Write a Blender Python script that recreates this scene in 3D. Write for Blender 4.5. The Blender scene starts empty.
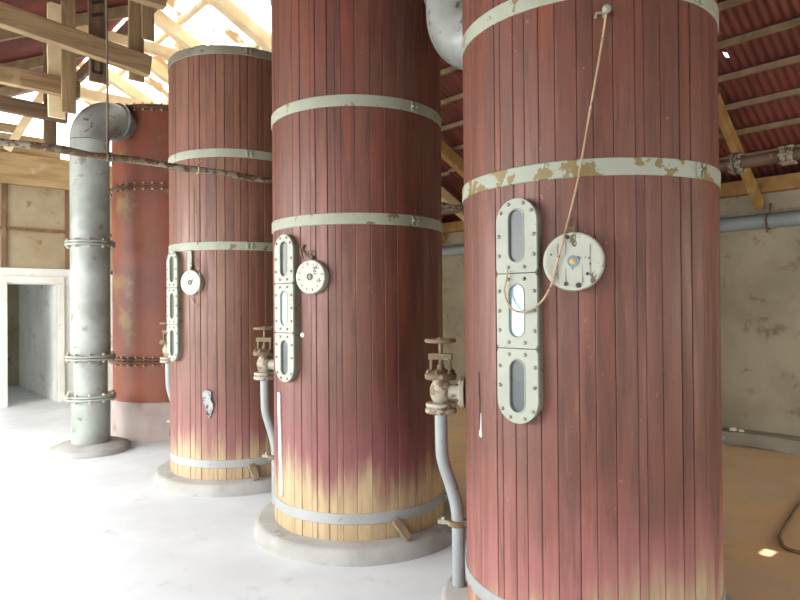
import bpy, bmesh, math, random
from mathutils import Vector, Matrix
PI = math.pi
random.seed(7)
S = bpy.context.scene
COL = S.collection
V = Vector

# ------------------------------------------------------------------ camera, world, sun, exposure
# world axes: x runs across the hall (towards the far side wall), y runs along the row of tanks
FX, FY = 0.668, 0.744                       # camera heading
def W(X, Y, z=0.0):                         # metres right of / ahead of the standing point -> hall axes
    return V((FY * X + FX * Y, -FX * X + FY * Y, z))
EYE = V((0, 0, 1.6))
cam_d = bpy.data.cameras.new('camera'); cam = bpy.data.objects.new('camera', cam_d); COL.objects.link(cam)
cam_d.sensor_width = 36; cam_d.lens = 620 * 36 / 800; cam_d.clip_start = 0.05
cam.matrix_world = Matrix.Translation(EYE) @ (Matrix.Rotation(-math.atan2(FX, FY), 4, 'Z') @ Matrix.Rotation(PI / 2 + 0.007, 4, 'X') @ Matrix.Rotation(-0.008, 4, 'Z'))
S.camera = cam
S.view_settings.view_transform = 'Standard'; S.view_settings.look = 'None'
S.view_settings.gamma = 1; S.view_settings.exposure = 0.0; S.view_settings.use_curve_mapping = False

wd = bpy.data.worlds.new('sky'); S.world = wd; wd.use_nodes = True
bg = wd.node_tree.nodes['Background']; bg.inputs[0].default_value = (0.93, 0.97, 1.0, 1); bg.inputs[1].default_value = 2.6
sun_d = bpy.data.lights.new('sun', 'SUN'); sun = bpy.data.objects.new('sun', sun_d); COL.objects.link(sun)
sun_d.energy = 10.0; sun_d.angle = 0.009; sun_d.color = (1, 0.96, 0.88)
SUN_EL = math.radians(65)
sun.rotation_euler = (0, PI / 2 - SUN_EL, 0)          # shines from +x, high
sun.location = (20, 3, 30)

def area(name, loc, rot, sx, sy, power, col):
    d = bpy.data.lights.new(name, 'AREA'); d.shape = 'RECTANGLE'; d.size = sx; d.size_y = sy; d.energy = power; d.color = col
    o = bpy.data.objects.new(name, d); COL.objects.link(o); o.location = loc; o.rotation_euler = rot
    return o
# daylight through the openings of the near side wall (x = -2.2), shining towards +x
DAY = (0.97, 0.985, 0.97)
DOWN = math.radians(38)
area('daylight_side_a', (-2.12, 8.2, 2.0), (0, -PI / 2 + DOWN, 0), 2.0, 3.2, 420, DAY)
area('daylight_side_b', (-2.12, 4.0, 2.0), (0, -PI / 2 + DOWN, 0), 2.0, 3.2, 300, DAY)
area('daylight_side_c', (-2.12, -0.2, 2.0), (0, -PI / 2 + DOWN, 0), 2.0, 3.2, 62, DAY)
# and the large doorway in the end wall behind the standing point
area('daylight_end', (1.2, -3.4, 1.7), (PI / 2, 0, 0), 3.2, 2.6, 16, DAY)
area('warm_fill_far_side', (5.8, -3.4, 1.7), (PI / 2, 0, 0), 1.6, 2.2, 72, (1, 0.9, 0.72))  # added warm fill from behind, brightening the tanks' right sides and the far floor

# ------------------------------------------------------------------ helpers
def lin(r, g, b):
    f = lambda c: (c / 255 / 12.92) if c / 255 <= 0.04045 else ((c / 255 + 0.055) / 1.055) ** 2.4
    return (f(r), f(g), f(b), 1)

class MB:
    def __init__(s): s.v = []; s.f = []; s.a = []
    def add(s, vs, fs, a=0.0):
        o = len(s.v); s.v += [tuple(v) for v in vs]
        for f in fs: s.f.append(tuple(i + o for i in f)); s.a.append(a)
    def box(s, c, ax, ay, az, hx, hy, hz):
        c = V(c); vs = [c + ax * (hx * i) + ay * (hy * j) + az * (hz * k) for i in (-1, 1) for j in (-1, 1) for k in (-1, 1)]
        s.add(vs, [(0, 1, 3, 2), (4, 6, 7, 5), (0, 4, 5, 1), (2, 3, 7, 6), (0, 2, 6, 4), (1, 5, 7, 3)])
    def cube(s, lo, hi):
        c = [(a + b) / 2 for a, b in zip(lo, hi)]; h = [abs(b - a) / 2 for a, b in zip(lo, hi)]
        s.box(c, V((1, 0, 0)), V((0, 1, 0)), V((0, 0, 1)), *h)
    def beam(s, p0, p1, w, h, up=V((0, 0, 1)), n=1, jit=0.0):
        p0, p1 = V(p0), V(p1); d = (p1 - p0).normalized(); sx = d.cross(up).normalized(); u = sx.cross(d).normalized()
        vs = []
        for i in range(n + 1):
            c = p0.lerp(p1, i / n)
            j = [random.uniform(-jit, jit) for _ in range(4)]
            c = c + sx * j[0] + u * j[1]
            for a, b in ((-1, -1), (1, -1), (1, 1), (-1, 1)): vs.append(c + sx * (a * (w / 2 + j[2] * .5)) + u * (b * (h / 2 + j[3] * .5)))
        fs = [(3, 2, 1, 0), tuple(4 * n + k for k in range(4))]
        for i in range(n):
            for k in range(4): fs.append((4 * i + k, 4 * i + (k + 1) % 4, 4 * i + 4 + (k + 1) % 4, 4 * i + 4 + k))
        s.add(vs, fs)
    def lathe(s, prof, o=(0, 0, 0), ax=V((0, 0, 1)), n=32, cap=True):
        o = V(o); ax = V(ax).normalized(); t = V((1, 0, 0)) if abs(ax.x) < .9 else V((0, 1, 0))
        e = ax.cross(t).normalized(); g = ax.cross(e)
        vs = []
        for r, h in prof:
            for k in range(n):
                a = 2 * PI * k / n; vs.append(o + ax * h + (e * math.cos(a) + g * math.sin(a)) * r)
        fs = []
        for i in range(len(prof) - 1):
            for k in range(n): fs.append((i * n + k, i * n + (k + 1) % n, (i + 1) * n + (k + 1) % n, (i + 1) * n + k))
        if cap:
            fs.append(tuple(range(n))[::-1]); fs.append(tuple((len(prof) - 1) * n + k for k in range(n)))
        s.add(vs, fs)
    def ring(s, r0, r1, z0, z1, o=(0, 0, 0), ax=V((0, 0, 1)), n=96):
        b = min(.004, abs(r1 - r0) * .3, abs(z1 - z0) * .3)
        s.lathe([(r0, z0), (r1 - b, z0), (r1, z0 + b), (r1, z1 - b), (r1 - b, z1), (r0, z1), (r0, z0)], o, ax, n, False)
    def tube(s, pts, r, n=12, cap=True):
        pts = [V(p) for p in pts]; m = len(pts); rs = r if isinstance(r, (list, tuple)) else [r] * m
        vs = []; e = None
        for i, p in enumerate(pts):
            d = (pts[min(i + 1, m - 1)] - pts[max(i - 1, 0)]).normalized()
            if e is None:
                t = V((0, 0, 1)) if abs(d.z) < .9 else V((1, 0, 0)); e = d.cross(t).normalized()
            else: e = (e - d * e.dot(d)).normalized()
            g = d.cross(e)
            for k in range(n):
                a = 2 * PI * k / n; vs.append(p + (e * math.cos(a) + g * math.sin(a)) * rs[i])
        fs = []
        for i in range(m - 1):
            for k in range(n): fs.append((i * n + k, i * n + (k + 1) % n, (i + 1) * n + (k + 1) % n, (i + 1) * n + k))
        if cap: fs.append(tuple(range(n))[::-1]); fs.append(tuple((m - 1) * n + k for k in range(n)))
        s.add(vs, fs)
    def torus(s, c, ax, R, r, n=32, m=10):
        ax = V(ax).normalized(); t = V((1, 0, 0)) if abs(ax.x) < .9 else V((0, 1, 0)); e = ax.cross(t).normalized(); g = ax.cross(e); vs = []
        for i in range(n):
            a = 2 * PI * i / n; d = e * math.cos(a) + g * math.sin(a)
            for k in range(m):
                b = 2 * PI * k / m; vs.append(V(c) + d * (R + r * math.cos(b)) + ax * (r * math.sin(b)))
        s.add(vs, [(i * m + k, ((i + 1) % n) * m + k, ((i + 1) % n) * m + (k + 1) % m, i * m + (k + 1) % m) for i in range(n) for k in range(m)])
    def bolt(s, p, n, r=.008, h=.008):
        s.lathe([(r, 0), (r, h * .55), (r * .6, h)], p, n, 8)
    def build(s, name, m, parent=None, loc=(0, 0, 0), smooth=32, bevel=0.0, attr=None, rot=None):
        me = bpy.data.meshes.new(name); me.from_pydata(s.v, [], s.f); me.validate()
        if attr:
            at = me.attributes.new(attr, 'FLOAT', 'FACE')
            for i, x in enumerate(s.a[:len(me.polygons)]): at.data[i].value = x
        bm = bmesh.new(); bm.from_mesh(me); bmesh.ops.recalc_face_normals(bm, faces=bm.faces); bm.to_mesh(me); bm.free()
        if smooth:
            me.shade_smooth(); me.set_sharp_from_angle(angle=math.radians(smooth))
        me.materials.append(m)
        o = bpy.data.objects.new(name, me); COL.objects.link(o); o.location = loc
        if rot: o.rotation_euler = rot
        if parent: o.parent = parent
        if bevel:
            b = o.modifiers.new('bevel', 'BEVEL'); b.width = bevel; b.segments = 2; b.limit_method = 'ANGLE'
        return o

def tag(o, label, cat, group=None):
    o['label'] = label; o['category'] = cat
    if group: o['group'] = group
    return o
def struct(o): o['kind'] = 'structure'; return o
def empty(name, loc, label, cat, group=None):
    o = bpy.data.objects.new(name, None); COL.objects.link(o); o.location = loc; o.empty_display_size = .1
    return tag(o, label, cat, group)
def bez(pts, n=8):                             # smooth curve through points
    pts = [V(p) for p in pts]; out = []
    for i in range(len(pts) - 1):
        a, b, c, d = pts[max(i - 1, 0)], pts[i], pts[i + 1], pts[min(i + 2, len(pts) - 1)]
        for k in range(n):
            t = k / n
            out.append(0.5 * ((2 * b) + (c - a) * t + (2 * a - 5 * b + 4 * c - d) * t * t + (3 * b - a - 3 * c + d) * t ** 3))
    return out + [pts[-1]]

# ------------------------------------------------------------------ materials
class NT:
    def __init__(s, name):
        s.m = bpy.data.materials.new(name); s.m.use_nodes = True; s.t = s.m.node_tree; s.b = s.t.nodes['Principled BSDF']
        s.tc = s.t.nodes.new('ShaderNodeTexCoord')
    def n(s, ty, **k):
        x = s.t.nodes.new(ty)
        for a, b in k.items(): setattr(x, a, b)
        return x
    def l(s, a, b): s.t.links.new(a, b)
    def val(s, sock, v):
        if hasattr(v, 'links'): s.l(v, sock)
        else: sock.default_value = v
    def math(s, op, a, b=0.0, clamp=False):
        x = s.n('ShaderNodeMath', operation=op, use_clamp=clamp); s.val(x.inputs[0], a); s.val(x.inputs[1], b); return x.outputs[0]
    def coords(s, sc=(1, 1, 1), loc=(0, 0, 0), src='Object'):
        mp = s.n('ShaderNodeMapping'); s.l(s.tc.outputs[src], mp.inputs[0]); mp.inputs['Scale'].default_value = sc; s.val(mp.inputs['Location'], loc); return mp.outputs[0]
    def noise(s, vec, scale=5, detail=4, rough=.55, dist=0):
        x = s.n('ShaderNodeTexNoise'); s.l(vec, x.inputs['Vector']); x.inputs['Scale'].default_value = scale; x.inputs['Detail'].default_value = detail
        x.inputs['Roughness'].default_value = rough; x.inputs['Distortion'].default_value = dist; return x.outputs[0]
    def step(s, v, lo, hi, a=0.0, b=1.0):
        x = s.n('ShaderNodeMapRange', interpolation_type='SMOOTHSTEP'); s.val(x.inputs[0], v)
        for i, q in enumerate((lo, hi, a, b)): s.val(x.inputs[i + 1], q)
        return x.outputs[0]
    def mix(s, f, a, b, mode='MIX'):
        x = s.n('ShaderNodeMix', data_type='RGBA', blend_type=mode); s.val(x.inputs[0], f); s.val(x.inputs[6], a); s.val(x.inputs[7], b); return x.outputs[2]
    def bump(s, h, strength=.3, dist=.01):
        x = s.n('ShaderNodeBump'); s.l(h, x.inputs['Height']); x.inputs['Strength'].default_value = strength; x.inputs['Distance'].default_value = dist
        s.l(x.outputs[0], s.b.inputs['Normal'])
    def fin(s, col, rough=.6, metal=0.0):
        s.val(s.b.inputs['Base Color'], col); s.val(s.b.inputs['Roughness'], rough); s.val(s.b.inputs['Metallic'], metal); return s.m

def worn(name, base, dark, chip, chip_at=.62, scale=9, rough=.5, stretch=(1, 1, 1), metal=0.0, big=2.0, soft=.03, bump=.25):
    t = NT(name); v = t.coords(stretch)
    c = t.mix(t.step(t.noise(v, big, 5), .35, .68), base, dark)
    n = t.noise(v, scale, 6, .62)
    c = t.mix(t.step(n, chip_at, chip_at + soft), c, chip)
    t.bump(n, bump, .004)
    return t.fin(c, rough, metal)

def wood(name, a, b, c, stretch=(14, 1.2, 14), rough=.75):
    t = NT(name); v = t.coords(stretch)
    k = t.mix(t.step(t.noise(v, 1.6, 6, .6, .3), .3, .7), a, b)
    k = t.mix(t.step(t.noise(t.coords((1, 1, 1)), 3.2, 5), .55, .72), k, c)
    t.bump(t.noise(v, 5, 5), .35, .004)
    return t.fin(k, rough)

M = {}
M['hoop'] = worn('pale hoop paint', lin(152, 156, 138), lin(134, 136, 120), lin(112, 98, 70), .60, 11, .6)
M['hoop_chipped'] = worn('chipped hoop paint', lin(154, 158, 142), lin(138, 142, 127), lin(116, 101, 62), .545, 6.0, .6, soft=.012)
M['hoop_dull'] = worn('dull hoop', lin(122, 118, 104), lin(104, 98, 86), lin(84, 70, 54), .60, 9, .65)
M['hoop_grey'] = worn('grey hoop', lin(160, 162, 160), lin(140, 142, 140), lin(112, 108, 102), .64, 10, .5)
M['plate'] = worn('gauge plate paint', lin(148, 152, 138), lin(134, 137, 124), lin(112, 98, 74), .665, 26, .5, soft=.03)
M['plate_side'] = worn('gauge housing', lin(120, 122, 108), lin(96, 92, 78), lin(90, 66, 44), .6, 20, .6)
M['bolt'] = worn('bolt', lin(142, 142, 126), lin(124, 120, 102), lin(84, 66, 48), .6, 40, .55)
M['dial'] = worn('dial paint', lin(166, 167, 154), lin(150, 150, 135), lin(92, 76, 54), .60, 15, .5, stretch=(1, 1, .5), soft=.012)
M['brass'] = worn('brass', lin(186, 168, 108), lin(164, 140, 84), lin(90, 70, 40), .6, 40, .5, metal=.1)
M['blue'] = worn('blue ring', lin(120, 140, 168), lin(96, 112, 140), lin(80, 80, 80), .7, 40, .4)
M['dark'] = worn('dark metal', lin(52, 46, 42), lin(38, 34, 32), lin(84, 60, 44), .66, 20, .5)
M['rust'] = worn('rusty iron', lin(118, 102, 78), lin(88, 70, 50), lin(142, 130, 108), .6, 22, .8)
M['valve'] = worn('valve paint', lin(162, 158, 146), lin(144, 136, 118), lin(112, 90, 62), .53, 16, .6)
M['pipe'] = worn('grey pipe paint', lin(150, 155, 156), lin(132, 138, 138), lin(116, 106, 92), .64, 18, .5)
M['bigpipe'] = worn('silver pipe paint', lin(152, 157, 150), lin(120, 124, 116), lin(108, 98, 80), .58, 5, .42, big=2.2, soft=.1)
M['elbow'] = worn('silver elbow paint', lin(144, 147, 141), lin(116, 117, 112), lin(84, 78, 68), .60, 11, .38, big=3.5)
M['iron_red'] = worn('red oxide iron', lin(130, 68, 42), lin(100, 52, 40), lin(126, 96, 56), .54, 2.2, .55, big=1.1, soft=.14)
M['iron_flange'] = worn('rusted flange', lin(112, 70, 48), lin(88, 56, 40), lin(150, 120, 84), .6, 20, .7)
M['nut'] = worn('pale nut', lin(190, 176, 150), lin(150, 130, 104), lin(96, 70, 50), .6, 30, .6)
M['rod'] = worn('rusty galvanised rod', lin(150, 146, 132), lin(108, 92, 70), lin(88, 64, 44), .50, 22, .7, bump=.8)
M['rope'] = worn('old rope', lin(168, 146, 112), lin(138, 112, 80), lin(112, 86, 60), .6, 40, .85)
M['rope_dark'] = worn('dark rope', lin(112, 100, 82), lin(92, 80, 66), lin(72, 60, 48), .6, 40, .85)
M['timber'] = wood('weathered timber', lin(158, 132, 96), lin(124, 98, 66), lin(178, 154, 118), (1, 13, 13))
M['board'] = wood('weathered board', lin(158, 134, 98), lin(124, 98, 68), lin(178, 156, 120), (13, 13, 1))
M['end_beam'] = wood('tan beam', lin(170, 144, 102), lin(140, 112, 74), lin(186, 168, 132), (1, 6, 6))
M['stud'] = wood('brown stud', lin(124, 92, 64), lin(100, 72, 50), lin(140, 110, 80), (6, 6, 1))
M['timber_dark'] = wood('dark timber', lin(112, 88, 64), lin(86, 66, 48), lin(134, 110, 78), (1, 13, 13))
M['board_dark'] = wood('dark board', lin(116, 94, 68), lin(88, 70, 50), lin(138, 116, 84), (13, 13, 1))
M['ochre'] = wood('ochre timber', lin(172, 138, 80), lin(142, 106, 56), lin(186, 162, 118), (3, 3, 3))
M['cream'] = wood('pale timber', lin(236, 216, 178), lin(220, 192, 146), lin(240, 228, 200), (3, 3, 3))  # glare of the backlit roof bay painted into this pale timber colour
M['purlin'] = wood('purlin timber', lin(148, 128, 98), lin(118, 98, 70), lin(164, 146, 114), (3, 3, 3))
M['concrete'] = worn('plinth concrete', lin(168, 167, 163), lin(148, 146, 140), lin(132, 125, 114), .56, 4, .85, soft=.14, big=3, bump=.6)
M['foot'] = worn('rendered foot', lin(176, 162, 156), lin(158, 142, 136), lin(150, 120, 108), .6, 4, .8, soft=.15)
M['curb'] = worn('curb concrete', lin(150, 144, 130), lin(120, 112, 98), lin(176, 172, 160), .6, 6, .85, soft=.05, big=3)
M['white'] = worn('white paint', lin(226, 226, 220), lin(210, 208, 198), lin(170, 160, 140), .66, 9, .6)
M['wedge'] = wood('grey wood', lin(150, 132, 108), lin(118, 100, 80), lin(168, 156, 140), (10, 10, 3))
M['pane_dark'] = worn('dim gauge glass', lin(66, 72, 72), lin(52, 56, 55), lin(88, 92, 90), .6, 5, .38, soft=.2, bump=0)
M['pane_pale'] = worn('painted reflection glass', lin(160, 186, 198), lin(140, 166, 178), lin(186, 206, 214), .55, 6, .12, soft=.2, bump=0)  # pale blue reflection painted into the colour of the middle panes
M['steel_patch'] = worn('torn grey sheet', lin(150, 152, 150), lin(60, 58, 56), lin(36, 34, 34), .56, 22, .5)

def stave_mat(name, seed, zb, tone, chalk, woodtone, slope=0.0):
    """old red paint over timber staves; bare timber below height zb (worn, ragged per stave)"""
    t = NT(name)
    at = t.n('ShaderNodeAttribute', attribute_name='stave'); r = at.outputs['Fac']
    sp = t.n('ShaderNodeSeparateXYZ'); t.l(t.tc.outputs['Object'], sp.inputs[0]); z = sp.outputs[2]
    cb = t.n('ShaderNodeCombineXYZ'); t.l(t.math('MULTIPLY', r, 37.0), cb.inputs[2])
    off = cb.outputs[0]
    streak = t.noise(t.coords((9, 9, .9), off), 1.5, 6, .6)
    blot = t.noise(t.coords((1, 1, .55), (seed, 0, 0)), 1.7, 5, .6)
    fine = t.noise(t.coords((24, 24, 1.3), off), 2.2, 6, .68)
    a, b, d = tone
    c = t.mix(t.step(streak, .3, .7), a, b)
    c = t.mix(t.step(blot, .48, .7), c, d)
    c = t.mix(t.math('MULTIPLY', t.step(r, .6, 1.0), .38), c, d)
    c = t.mix(t.math('MULTIPLY', t.step(t.math('SUBTRACT', 1.0, r), .7, 1.0), .35), c, b)
    c = t.mix(t.math('MULTIPLY', t.step(fine, .53, .66), .6), c, lin(66, 42, 36))
    c = t.mix(t.math('MULTIPLY', t.step(fine, .42, .32), .16), c, lin(160, 116, 100))
    speck = t.noise(t.coords((1, 1, .7), off), 55, 2, .5)
    c = t.mix(t.math('MULTIPLY', t.step(speck, .70, .80), .26), c, lin(196, 160, 150))
    # chalky bloom on the lower paint
    zz = t.math('ADD', z, t.math('MULTIPLY', t.math('SUBTRACT', blot, .5), 1.1))
    bloom = t.math('MULTIPLY', t.step(zz, zb + .1, zb + .75, 1, 0), t.step(fine, .35, .6, .2, .75))
    c = t.mix(bloom, c, chalk)
    # worn edge to bare timber
    zr = t.math('ADD', z, t.math('MULTIPLY', t.math('SUBTRACT', r, .5), -.11))
    zr = t.math('ADD', zr, t.math('MULTIPLY', t.math('SUBTRACT', streak, .5), .36))
    zr = t.math('ADD', zr, t.math('MULTIPLY', t.math('SUBTRACT', blot, .5), .55))
    if slope:
        zr = t.math('ADD', zr, t.math('MULTIPLY', sp.outputs[1], slope))
    rim = t.step(zr, zb + .02, zb + .34, .75, 0)
    c = t.mix(rim, c, chalk)
    bare = t.step(zr, zb - .13, zb + .14, 1, 0)
    wd_ = t.mix(t.step(streak, .35, .65), woodtone, lin(168, 144, 110))
    wd_ = t.mix(t.math('MULTIPLY', t.step(fine, .52, .66), .55), wd_, lin(132, 106, 80))
    c = t.mix(bare, c, wd_)
    h = t.math('ADD', fine, t.math('MULTIPLY', streak, .6))
    t.bump(h, .28, .004)
    return t.fin(c, t.step(streak, .3, .7, .42, .6))

def floor_mat():
    t = NT('worn concrete floor')
    p = t.coords((1, 1, 1), src='Object')
    sp = t.n('ShaderNodeSeparateXYZ'); t.l(t.tc.outputs['Object'], sp.inputs[0])
    n1 = t.noise(p, .9, 6, .6); n2 = t.noise(p, 4, 6, .65)
    c = t.mix(t.step(n1, .35, .65), lin(220, 226, 229), lin(204, 210, 213))
    c = t.mix(t.math('MULTIPLY', t.step(n2, .58, .75), .6), c, lin(170, 171, 170))
    e = t.mix(t.step(n1, .3, .7), lin(222, 184, 132), lin(204, 180, 150))      # warm light behind the tanks, painted in as an ochre tone
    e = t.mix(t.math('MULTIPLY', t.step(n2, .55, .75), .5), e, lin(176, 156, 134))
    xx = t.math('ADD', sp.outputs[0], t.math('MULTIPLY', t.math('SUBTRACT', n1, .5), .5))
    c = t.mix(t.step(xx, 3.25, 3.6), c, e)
    t.bump(n2, .15, .01)
    return t.fin(c, t.step(n2, .35, .7, .38, .6))

def wall_mat(name, a, b, c_, rough=.9, zband=None):
    t = NT(name); p = t.coords(src='Object')
    k = t.mix(t.step(t.noise(p, 1.1, 6, .6), .35, .65), a, b)
    n = t.noise(p, 3.5, 7, .65, .4)
    k = t.mix(t.step(n, .56, .68), k, c_)
    t.bump(t.noise(p, 9, 6), .4, .01)
    return t.fin(k, rough)

def sheet_mat():
    t = NT('red roof sheet'); p = t.coords(src='Object')
    k = t.mix(t.step(t.noise(p, 1.4, 5), .35, .65), lin(120, 62, 54), lin(92, 47, 43))
    k = t.mix(t.step(t.noise(p, 7, 6, .65), .6, .7), k, lin(132, 80, 58))
    return t.fin(k, .5)

def clear_sheet_mat():
    t = NT('translucent roof sheet'); p = t.coords(src='Object')
    n = t.noise(p, 1.6, 6, .6)
    c = t.mix(t.step(n, .50, .62), (0.9, 0.9, 0.86, 1), lin(120, 96, 66))
    c = t.mix(t.step(t.noise(p, 6, 6, .7), .56, .66), c, lin(150, 122, 88))
    tr = t.n('ShaderNodeBsdfTranslucent'); t.l(c, tr.inputs[0])
    df = t.n('ShaderNodeBsdfDiffuse'); t.l(c, df.inputs[0])
    mx = t.n('ShaderNodeMixShader'); mx.inputs[0].default_value = .2; t.l(tr.outputs[0], mx.inputs[1]); t.l(df.outputs[0], mx.inputs[2])
    t.l(mx.outputs[0], t.t.nodes['Material Output'].inputs[0])
    return t.m

M['mark'] = worn('dull brown line', lin(120, 100, 78), lin(104, 86, 66), lin(132, 112, 88), .6, 20, .8)
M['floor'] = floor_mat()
M['plaster'] = wall_mat('stained plaster', lin(172, 163, 140), lin(150, 142, 120), lin(128, 116, 92))
M['limewash'] = wall_mat('limewashed wall', lin(226, 226, 220), lin(208, 208, 202), lin(186, 182, 172))
M['panel'] = wall_mat('buff wall boards', lin(168, 154, 128), lin(150, 134, 106), lin(126, 104, 76))
M['sheet'] = sheet_mat()
M['clear'] = clear_sheet_mat()
T1_TONE = (lin(117, 65, 48), lin(84, 49, 38), lin(104, 66, 54))
T2_TONE = (lin(116, 62, 48), lin(80, 47, 38), lin(106, 72, 56))
T3_TONE = (lin(122, 76, 58), lin(88, 58, 46), lin(120, 84, 64))
STAVE = [stave_mat('red staves near', 3, .14, T1_TONE, lin(154, 98, 94), lin(178, 152, 122), .30),
         stave_mat('red staves middle', 11, .38, T2_TONE, lin(126, 74, 76), lin(184, 160, 124)),
         stave_mat('red staves far', 23, .26, T3_TONE, lin(134, 86, 84), lin(180, 156, 124))]

# ------------------------------------------------------------------ room shell
XL, XR, Y0, Y1 = -2.2, 7.63, -3.5, 11.66
EAVE, PITCH, RIDGE = 3.0, 0.5, 2.8
def roof_z(x): return EAVE + PITCH * (XR - x) if x >= RIDGE else EAVE + PITCH * (XR - RIDGE) - PITCH * (RIDGE - x)
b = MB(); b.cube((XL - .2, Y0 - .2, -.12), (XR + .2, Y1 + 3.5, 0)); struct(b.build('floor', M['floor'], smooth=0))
b = MB(); b.cube((XR, Y0, 0), (XR + .25, Y1 + .2, 2.9)); struct(b.build('wall_right', M['plaster'], smooth=0))
# near side wall with three big openings
b = MB()
for y0, y1, z0, z1 in ((Y0, Y1, 0, .6), (Y0, Y1, 2.9, 3.1), (Y0, -1.8, .6, 2.9), (1.4, 2.4, .6, 2.9), (5.6, 6.6, .6, 2.9), (9.8, Y1, .6, 2.9)):
    b.cube((XL - .25, y0, z0), (XL, y1, z1))
struct(b.build('wall_left', M['limewash'], smooth=0))
b = MB()
for x0, x1, z0, z1 in ((XL, -.4, 0, 3.0), (2.8, 5.0, 0, 3.0), (6.6, XR, 0, 3.0), (-.4, 2.8, 3.0, 3.05), (5.0, 6.6, 2.8, 3.0), (XL, XR, 3.0, 3.6), (.0, 5.6, 3.6, 4.8), (1.8, 3.8, 4.8, 5.25)):
    b.cube((x0, Y0 - .25, z0), (x1, Y0, z1))
struct(b.build('wall_behind', M['limewash'], smooth=0))
# far end wall: limewashed masonry with the doorway, timber framed boards above
DX0, DX1, DZ = 1.96, 2.69, 1.98
b = MB()
for x0, x1, z0, z1 in ((XL, DX0, 0, 2.24), (DX1, XR, 0, 2.24), (DX0, DX1, DZ, 2.24)):
    b.cube((x0, Y1, z0), (x1, Y1 + .3, z1))
struct(b.build('wall_end', M['limewash'], smooth=0))
b = MB(); b.cube((XL, Y1 + .08, 2.24), (XR, Y1 + .2, 3.62)); struct(b.build('wall_end_boards', M['panel'], smooth=0))
k = 0
for x in (-1.4, -.3, .85, 1.93, 2.86, 3.9, 5.0, 6.1, 7.2):
    b = MB(); b.cube((x - .03, Y1 + .02, 2.24), (x + .03, Y1 + .079, 3.6)); k += 1
    struct(b.build('trim_%d' % k, M['stud'], bevel=.004))
b = MB(); b.cube((XL, Y1 + .045, 2.86), (XR, Y1 + .075, 2.91)); k += 1; struct(b.build('trim_%d' % k, M['stud'], bevel=.004))
# passage behind the doorway
b = MB(); b.cube((DX1, Y1 + .3, 0), (DX1 + .2, Y1 + 3.3, 2.6)); struct(b.build('wall_passage', M['limewash'], smooth=0))
b = MB(); b.cube((.2, Y1 + 3.1, 0), (DX1, Y1 + 3.3, 2.6)); struct(b.build('wall_passage_end', M['plaster'], smooth=0))
b = MB(); b.cube((.0, Y1 + .3, 0), (.2, Y1 + 1.2, 2.6)); b.cube((.0, Y1 + 2.2, 0), (.2, Y1 + 3.3, 2.6)); b.cube((.0, Y1 + 1.2, 2.2), (.2, Y1 + 2.2, 2.6)); struct(b.build('wall_passage_side', M['plaster'], smooth=0))
b = MB(); b.cube((.2, Y1 + .3, 2.6), (DX1 + .2, Y1 + 3.3, 2.7)); struct(b.build('ceiling_passage', M['plaster'], smooth=0))
# door frame
b = MB()
b.cube((DX0 - .09, Y1 - .05, 0), (DX0, Y1 + .1, DZ + .02)); b.cube((DX1, Y1 - .05, 0), (DX1 + .1, Y1 + .1, DZ + .02)); b.cube((DX0 - .09, Y1 - .05, DZ + .02), (DX1 + .1, Y1 + .1, DZ + .13))
struct(b.build('trim_door_frame', M['white'], bevel=.006))
# curb along the far side wall
b = MB(); b.beam((XR - .12, Y0, .07), (XR - .12, Y1, .07), .26, .15, n=60, jit=.012); struct(b.build('baseboard_right', M['curb'], bevel=.01))

# roof sheets (corrugated)
def sheets(x0, x1, y0, y1, rows, holes=(), wave=.0762, amp=.010):
    b = MB(); ny = int((y1 - y0) / (wave / 6)); vs = []
    for j in range(ny + 1):
        y = y0 + (y1 - y0) * j / ny
        for i in range(rows + 1):
            x = x0 + (x1 - x0) * i / rows; vs.append((x, y, roof_z(x) + .05 + amp * math.sin(2 * PI * y / wave)))
    fs = []
    for j in range(ny):
        for i in range(rows):
            x = x0 + (x1 - x0) * (i + .5) / rows; y = y0 + (y1 - y0) * (j + .5) / ny
            if any(abs(x - hx) < rx and abs(y - hy) < ry for hx, hy, rx, ry in holes): continue
            fs.append((j * (rows + 1) + i, j * (rows + 1) + i + 1, (j + 1) * (rows + 1) + i + 1, (j + 1) * (rows + 1) + i))
    b.add(vs, fs); return b
SK = 6.2
holes = [(6.17, 1.39, .05, .035), (6.35, 2.6, .03, .02), (6.0, 2.2, .03, .02), (5.3, 2.0, .03, .015), (5.1, 1.7, .03, .015), (6.7, 1.9, .03, .015)]
struct(sheets(RIDGE, XR + .45, Y0 - .3, SK, 88, holes).build('ceiling', M['sheet'], smooth=60))
struct(sheets(XL - .45, RIDGE, Y0 - .3, Y1 + .3, 6).build('ceiling.001', M['sheet'], smooth=60))
CX = 5.3
struct(sheets(RIDGE, CX, SK, Y1 + .3, 6).build('ceiling.002', M['clear'], smooth=60))
struct(sheets(CX, XR + .45, SK, Y1 + .3, 6).build('ceiling.003', M['sheet'], smooth=60))
# wall plate and ridge
b = MB(); b.cube((XR - .12, Y0, 2.80), (XR + .1, Y1, 2.96)); struct(b.build('trim_wall_plate', M['ochre'], bevel=.006))
b = MB(); b.cube((RIDGE - .03, Y0, roof_z(RIDGE) - .24), (RIDGE + .03, Y1, roof_z(RIDGE) - .06)); struct(b.build('trim_ridge', M['timber_dark'], bevel=.006))
b = MB(); b.cube((XL, Y1 - .06, 3.6), (XR, Y1 + .2, 4.1)); struct(b.build('trim_end_plate', M['end_beam'], bevel=.01))
b = MB(); b.cube((XR - .05, Y0, 2.57), (XR, Y1, 2.60)); struct(b.build('trim_ledge', M['curb'], bevel=.004))

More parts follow.
